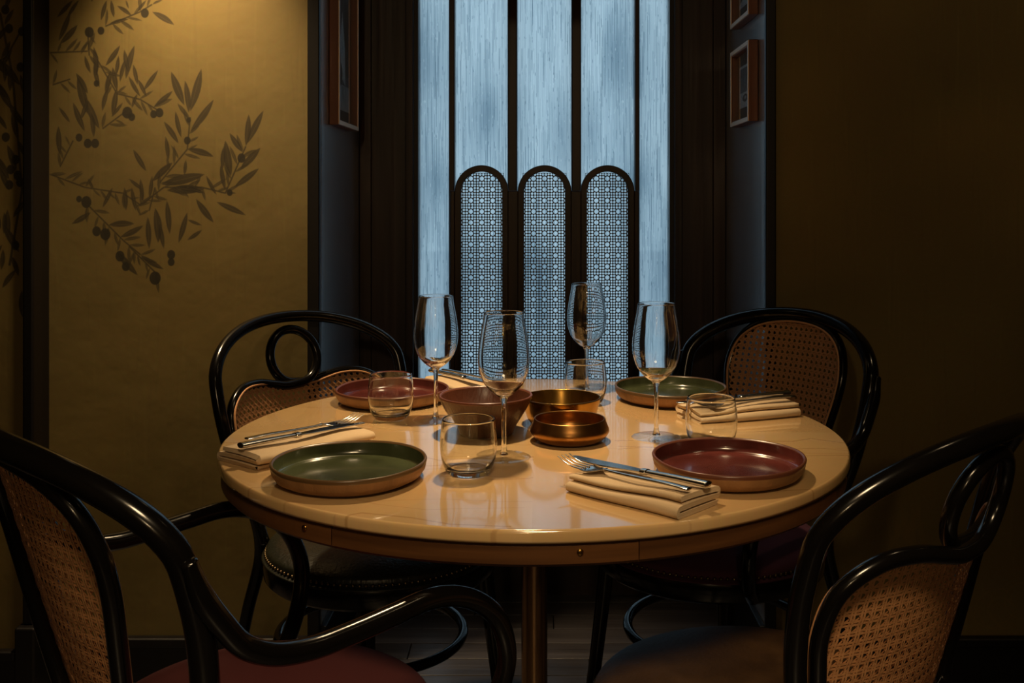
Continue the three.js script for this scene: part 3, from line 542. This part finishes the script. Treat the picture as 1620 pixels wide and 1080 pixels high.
function tumbler(label, pos) {
  const o = thing('tumbler', label, 'tumbler', pos, 0, 'stemless water tumblers');
  const outer = [[0.0270, 0.0006], [0.0295, 0.0025], [0.0335, 0.0090], [0.0378, 0.0220], [0.0398, 0.0370], [0.0398, 0.0500], [0.0385, 0.0640], [0.0368, 0.0775]];
  const inner = [[0.0353, 0.0775], [0.0370, 0.0640], [0.0383, 0.0500], [0.0383, 0.0370], [0.0362, 0.0235], [0.0315, 0.0130], [0.0250, 0.0095], [0.015, 0.0085], [0, 0.0083]];
  const sp = (l) => new THREE.SplineCurve(l.map((p) => new THREE.Vector2(...p))).getPoints(32).map((p) => [p.x, p.y]);
  part(o, 'wall', turned([[0, 0.0006], ...sp(outer), [0.0361, 0.0783], ...sp(inner)], 64), M.glassSolid);
  return o;
}
const tumblerSpots = [['clear tumbler in front of the back burgundy plate', [-0.2625, TY, -1.812]], ['clear tumbler nearest the camera, right of the near green plate', [-0.101, TY, -1.450]],
  ['clear tumbler behind the brass bowl, before the farthest wine glass', [0.085, TY, -1.945]], ['clear tumbler behind the near burgundy plate', [0.265, TY, -1.602]]];
const tum0 = tumbler(...tumblerSpots[0]);
tumblerSpots.slice(1).forEach(([l, p]) => copy(tum0, p, 0, l));

// folded napkin: one ribbon of cloth folded back on itself, length along x, thicker at the +x end
function napkinGeometry(L, W, layers, k) {
  const th = 0.0056, gap = 0.0078, center = [];
  for (let i = 0; i < layers; i++) {
    const y = th / 2 + 0.0004 + i * gap, s = i % 2 ? -1 : 1, e = W / 2 - gap / 2 - (i === layers - 1 ? 0.006 : 0);
    for (let j = 0; j <= 10; j++) center.push([s * (-e + 2 * e * j / 10), y]);
    if (i < layers - 1) for (let j = 1; j < 6; j++) { const a = -Math.PI / 2 + Math.PI * j / 6; center.push([s * (e + gap / 2 * Math.cos(a)), y + gap / 2 + gap / 2 * Math.sin(a)]); }
  }
  const n = center.length, nor = center.map((_, i) => { const a = center[Math.max(0, i - 1)], b = center[Math.min(n - 1, i + 1)], dx = b[0] - a[0], dy = b[1] - a[1], l = Math.hypot(dx, dy); return [-dy / l, dx / l]; });
  const ring = [...center.map((c, i) => [c[0] + nor[i][0] * th / 2, c[1] + nor[i][1] * th / 2]), ...center.map((c, i) => [c[0] - nor[i][0] * th / 2, c[1] - nor[i][1] * th / 2]).reverse()];
  const S = 20, H = layers * gap; ring.push(ring[0]);
  const at = (t, j) => {
    const x = (t - 0.5) * L + 0.0022 * Math.sin(j * 0.11 + k), [w, y] = ring[j], puff = 0.80 + 0.34 * t + 0.10 * Math.sin(3 * t + k);
    const f = y / H; return [x, y * puff + f * 0.0018 * Math.sin(7 * t + 40 * w + k), w + f * 0.004 * Math.sin(4 * t + k) + 0.002 * Math.sin(5 * t + 2 * k)];
  };
  const body = grid(S + 1, ring.length, (i, j) => at(i / S, j), false, (i, j) => [(i / S) * L, j * 0.006]);
  const ends = [0, 1].map((t) => { const pos = [], idx = []; for (let i = 0; i < n; i++) { pos.push(...at(t, i), ...at(t, 2 * n - 1 - i)); if (i) { const a = 2 * i; t ? idx.push(a - 2, a, a - 1, a - 1, a, a + 1) : idx.push(a - 2, a - 1, a, a - 1, a + 1, a); } } const g = new THREE.BufferGeometry(); g.setAttribute('position', new THREE.Float32BufferAttribute(pos, 3)); g.setAttribute('uv', new THREE.Float32BufferAttribute(pos.flatMap((v, i) => i % 3 === 0 ? [v, pos[i + 1]] : []), 2)); g.setIndex(idx); g.computeVertexNormals(); return g; });
  const fl = body.index.array; let mn = body; // orient outward
  return { geo: merge([mn, ...ends]), top: H };
}
const stick = (pts, ra, rb, seg = 40) => tube(pts, ra, { rb, seg, radial: 12, up: [0, 1, 0] });
function fork(label, pos, turn, tilt) {                        // handle end towards +x
  const o = thing('fork', label, 'fork', pos, turn, 'forks laid on the napkins'); o.rotation.order = 'YXZ'; o.rotation.z = tilt; o.scale.z = 1.2;
  part(o, 'handle', stick([[0.105, 0.0035, 0], [0.07, 0.0045, 0], [0.03, 0.0038, 0], [-0.01, 0.0036, 0], [-0.034, 0.0045, 0]], (t) => 0.0048 - 0.0022 * sm(0.15, 0.8, t) + 0.0009 * Math.exp(-(((t - 0.05) / 0.05) ** 2)), (t) => 0.0021 - 0.0003 * t), M.steel);
  const hd = grid(13, 9, (i, j) => { const t = i / 12, x = -0.030 - 0.034 * t, w = 0.0026 + 0.0092 * sm(0, 0.65, t), a = j / 8 * 2 - 1; return [x, 0.0052 - 0.0050 * Math.sin(t * 2.2) * 0.9 - 0.001 * (1 - a * a) , a * w]; });
  const hd2 = hd.clone().translate(0, 0.0014, 0); flipIf(hd, true);
  part(o, 'head', [hd, hd2, ...[-1, 1].map((s) => stick(Array.from({ length: 8 }, (_, i) => { const t = i / 7; return [-0.030 - 0.034 * t, 0.0059 - 0.0050 * Math.sin(t * 2.2) * 0.9, s * (0.0026 + 0.0092 * sm(0, 0.65, t))]; }), 0.0008, 0.0009, 10))], M.steel);
  for (let k = 0; k < 4; k++) { const z = (k - 1.5) * 0.0064; part(o, 'tine', stick([[-0.0625, 0.0022, z], [-0.078, 0.0030, z], [-0.092, 0.0065, z * 0.98], [-0.106, 0.0125, z * 0.96]], (t) => 0.0016 - 0.0008 * t, (t) => 0.0010 - 0.0003 * t, 14), M.steel); }
  return o;
}
function knife(label, pos, turn, tilt) {
  const o = thing('table_knife', label, 'knife', pos, turn, 'table knives laid on the napkins'); o.rotation.order = 'YXZ'; o.rotation.z = tilt; o.scale.z = 1.2;
  part(o, 'handle', [stick([[0.112, 0.0044, 0], [0.08, 0.0046, 0], [0.04, 0.0045, 0], [0.010, 0.0042, 0]], (t) => 0.0068 - 0.0022 * t, (t) => 0.0042 - 0.0012 * t), stick([[0.018, 0.0043, 0], [0.010, 0.0042, 0]], 0.0062, 0.0040, 6)], M.steel);
  const sh = new THREE.Shape(); sh.moveTo(0.012, -0.0045); sh.lineTo(0.012, 0.0045); sh.quadraticCurveTo(-0.02, 0.0085, -0.05, 0.0092); sh.quadraticCurveTo(-0.088, 0.0092, -0.112, -0.0012); sh.quadraticCurveTo(-0.116, -0.0062, -0.108, -0.0066); sh.lineTo(-0.02, -0.0066); sh.closePath();
  part(o, 'blade', boxUV(new THREE.ExtrudeGeometry(sh, { depth: 0.0012, bevelEnabled: true, bevelSize: 0.0005, bevelThickness: 0.0005, bevelSegments: 2 }).rotateX(Math.PI / 2).translate(0, 0.0048, 0)), M.steel);
  return o;
}
// centre, direction of the handle end (deg from +x towards -z), size, cutlery offsets across
function setting(where, [x, d], deg, L, W, layers, k, fk, kn, tilt = 0.02) {
  const turn = deg * Math.PI / 180, { geo, top } = napkinGeometry(L, W, layers, k);
  const o = thing('napkin', `folded cream napkin ${where[0]}`, 'napkin', [x, TY, -d], turn, 'folded cloth napkins'); part(o, 'cloth', geo, M.napkin);
  const X = V(Math.cos(turn), 0, -Math.sin(turn)), Z = V(Math.sin(turn), 0, Math.cos(turn));
  const put = (a, b, h) => V(x, TY + h, -d).addScaledVector(X, a).addScaledVector(Z, b).toArray();
  fork(where[1], put(fk[0], fk[1], top * 1.04 + 0.0015), turn + fk[2], tilt);
  knife(where[2], put(kn[0], kn[1], top * 1.04 + 0.0015), turn + kn[2], tilt);
}
setting(['at the near edge of the table, left of the burgundy plate', 'steel fork pointing at the copper bowl on the near napkin', 'steel knife with bright blade on the near napkin'], [0.130, 1.336], -44, 0.178, 0.090, 3, 0.4, [-0.018, 0.0140, -0.01], [-0.018, -0.0130, 0.02]);
setting(['at the left edge of the table, behind the near green plate', 'steel fork with raised tines on the left napkin', 'steel knife lying along the left napkin'], [-0.368, 1.575], 230, 0.215, 0.100, 3, 1.3, [-0.025, 0.017, -0.02], [0.0, -0.013, 0]);
setting(['at the right, between a tumbler and the cane back of the armchair', 'steel fork on the right napkin', 'dark steel knife on the right napkin'], [0.352, 1.832], 20, 0.200, 0.088, 3, 2.6, [0.0, 0.013, 0], [0.0, -0.014, 0]);
setting(['at the back of the table, behind the brown bowl', 'steel fork on the rear napkin by the lattice screen', 'steel knife on the rear napkin by the lattice screen'], [-0.135, 2.055], 136, 0.185, 0.090, 3, 3.3, [0.0, 0.014, 0], [0.0, -0.013, 0]);

// ---------------------------------------------------------------- lamps (above the frame)
function spot(L, radius = 2) {
  const s = new THREE.SpotLight(WARM, L.cd, 0, L.angle, L.penumbra, 2);
  s.position.set(...L.at); s.target.position.set(...L.to); s.castShadow = true; s.shadow.radius = radius; s.shadow.mapSize.set(1024, 1024); s.shadow.bias = -0.0005;
  scene.add(s, s.target);
}
{
  const [x, y, z] = LAMPS.pendant.at;
  const o = thing('pendant_lamp', 'dark domed pendant lamp hanging over the round table, above the picture', 'lamp', [x, y, z]);
  part(o, 'shade', turned([[0.10, -0.02], [0.098, 0.02], [0.075, 0.07], [0.03, 0.10], [0.012, 0.13], [0, 0.13], [0, 0.125], [0.010, 0.122], [0.028, 0.095], [0.072, 0.066], [0.094, 0.019], [0.097, -0.02], [0.10, -0.02]], 48), M.lampShade);
  part(o, 'bulb', new THREE.SphereGeometry(0.024, 24, 16).translate(0, 0.0, 0), M.bulb);
  part(o, 'bulb_holder', new THREE.CylinderGeometry(0.014, 0.014, 0.10, 20).translate(0, 0.073, 0), M.lampShade);
  part(o, 'cord', new THREE.CylinderGeometry(0.003, 0.003, HC - y - 0.125, 10).translate(0, 0.125 + (HC - y - 0.125) / 2, 0), M.lampShade);
  spot(LAMPS.pendant, 1.6);
}
function downlight(L, label) {
  const [x, y, z] = L.at;
  const o = thing('downlight', label, 'lamp', [x, y, z]);
  part(o, 'housing', turned([[0.05, -0.015], [0.052, 0.0], [0.052, HC - y], [0, HC - y], [0, HC - y - 0.004], [0.046, HC - y - 0.004], [0.046, -0.015], [0.05, -0.015]], 32), M.lampShade);
  part(o, 'bulb', new THREE.SphereGeometry(0.022, 20, 14), M.bulb);
  spot(L, L.soft ?? 2.5);
}
downlight(LAMPS.wash, 'black ceiling downlight washing the mural wall left of the window');
downlight(LAMPS.room, 'black ceiling downlight behind the camera');
downlight(LAMPS.side, 'black ceiling downlight beside the right wall');

{
  const [x, y, z] = LAMPS.sconce.at;
  const o = thing('wall_sconce', 'small globe wall lamp on the wall behind the camera', 'lamp', [x, y, z]);
  part(o, 'globe', new THREE.SphereGeometry(0.05, 28, 18), M.bulb);
  part(o, 'arm', tube([[0, -0.045, 0], [0, -0.10, 0.02], [0, -0.11, 0.10], [0, -0.08, 0.185]], 0.007, { seg: 24, radial: 10 }), M.brass);
  part(o, 'plate', new THREE.CylinderGeometry(0.045, 0.05, 0.014, 32).rotateX(Math.PI / 2).translate(0, -0.08, 0.1925), M.brass);
  const p = new THREE.PointLight(WARM, LAMPS.sconce.cd, 0, 2); p.position.set(x, y, z); p.castShadow = true; p.shadow.radius = 3; scene.add(p);
}

scene.traverse((o) => { if (o.isMesh) o.castShadow = o.receiveShadow = true; });
renderer.render(scene, camera);
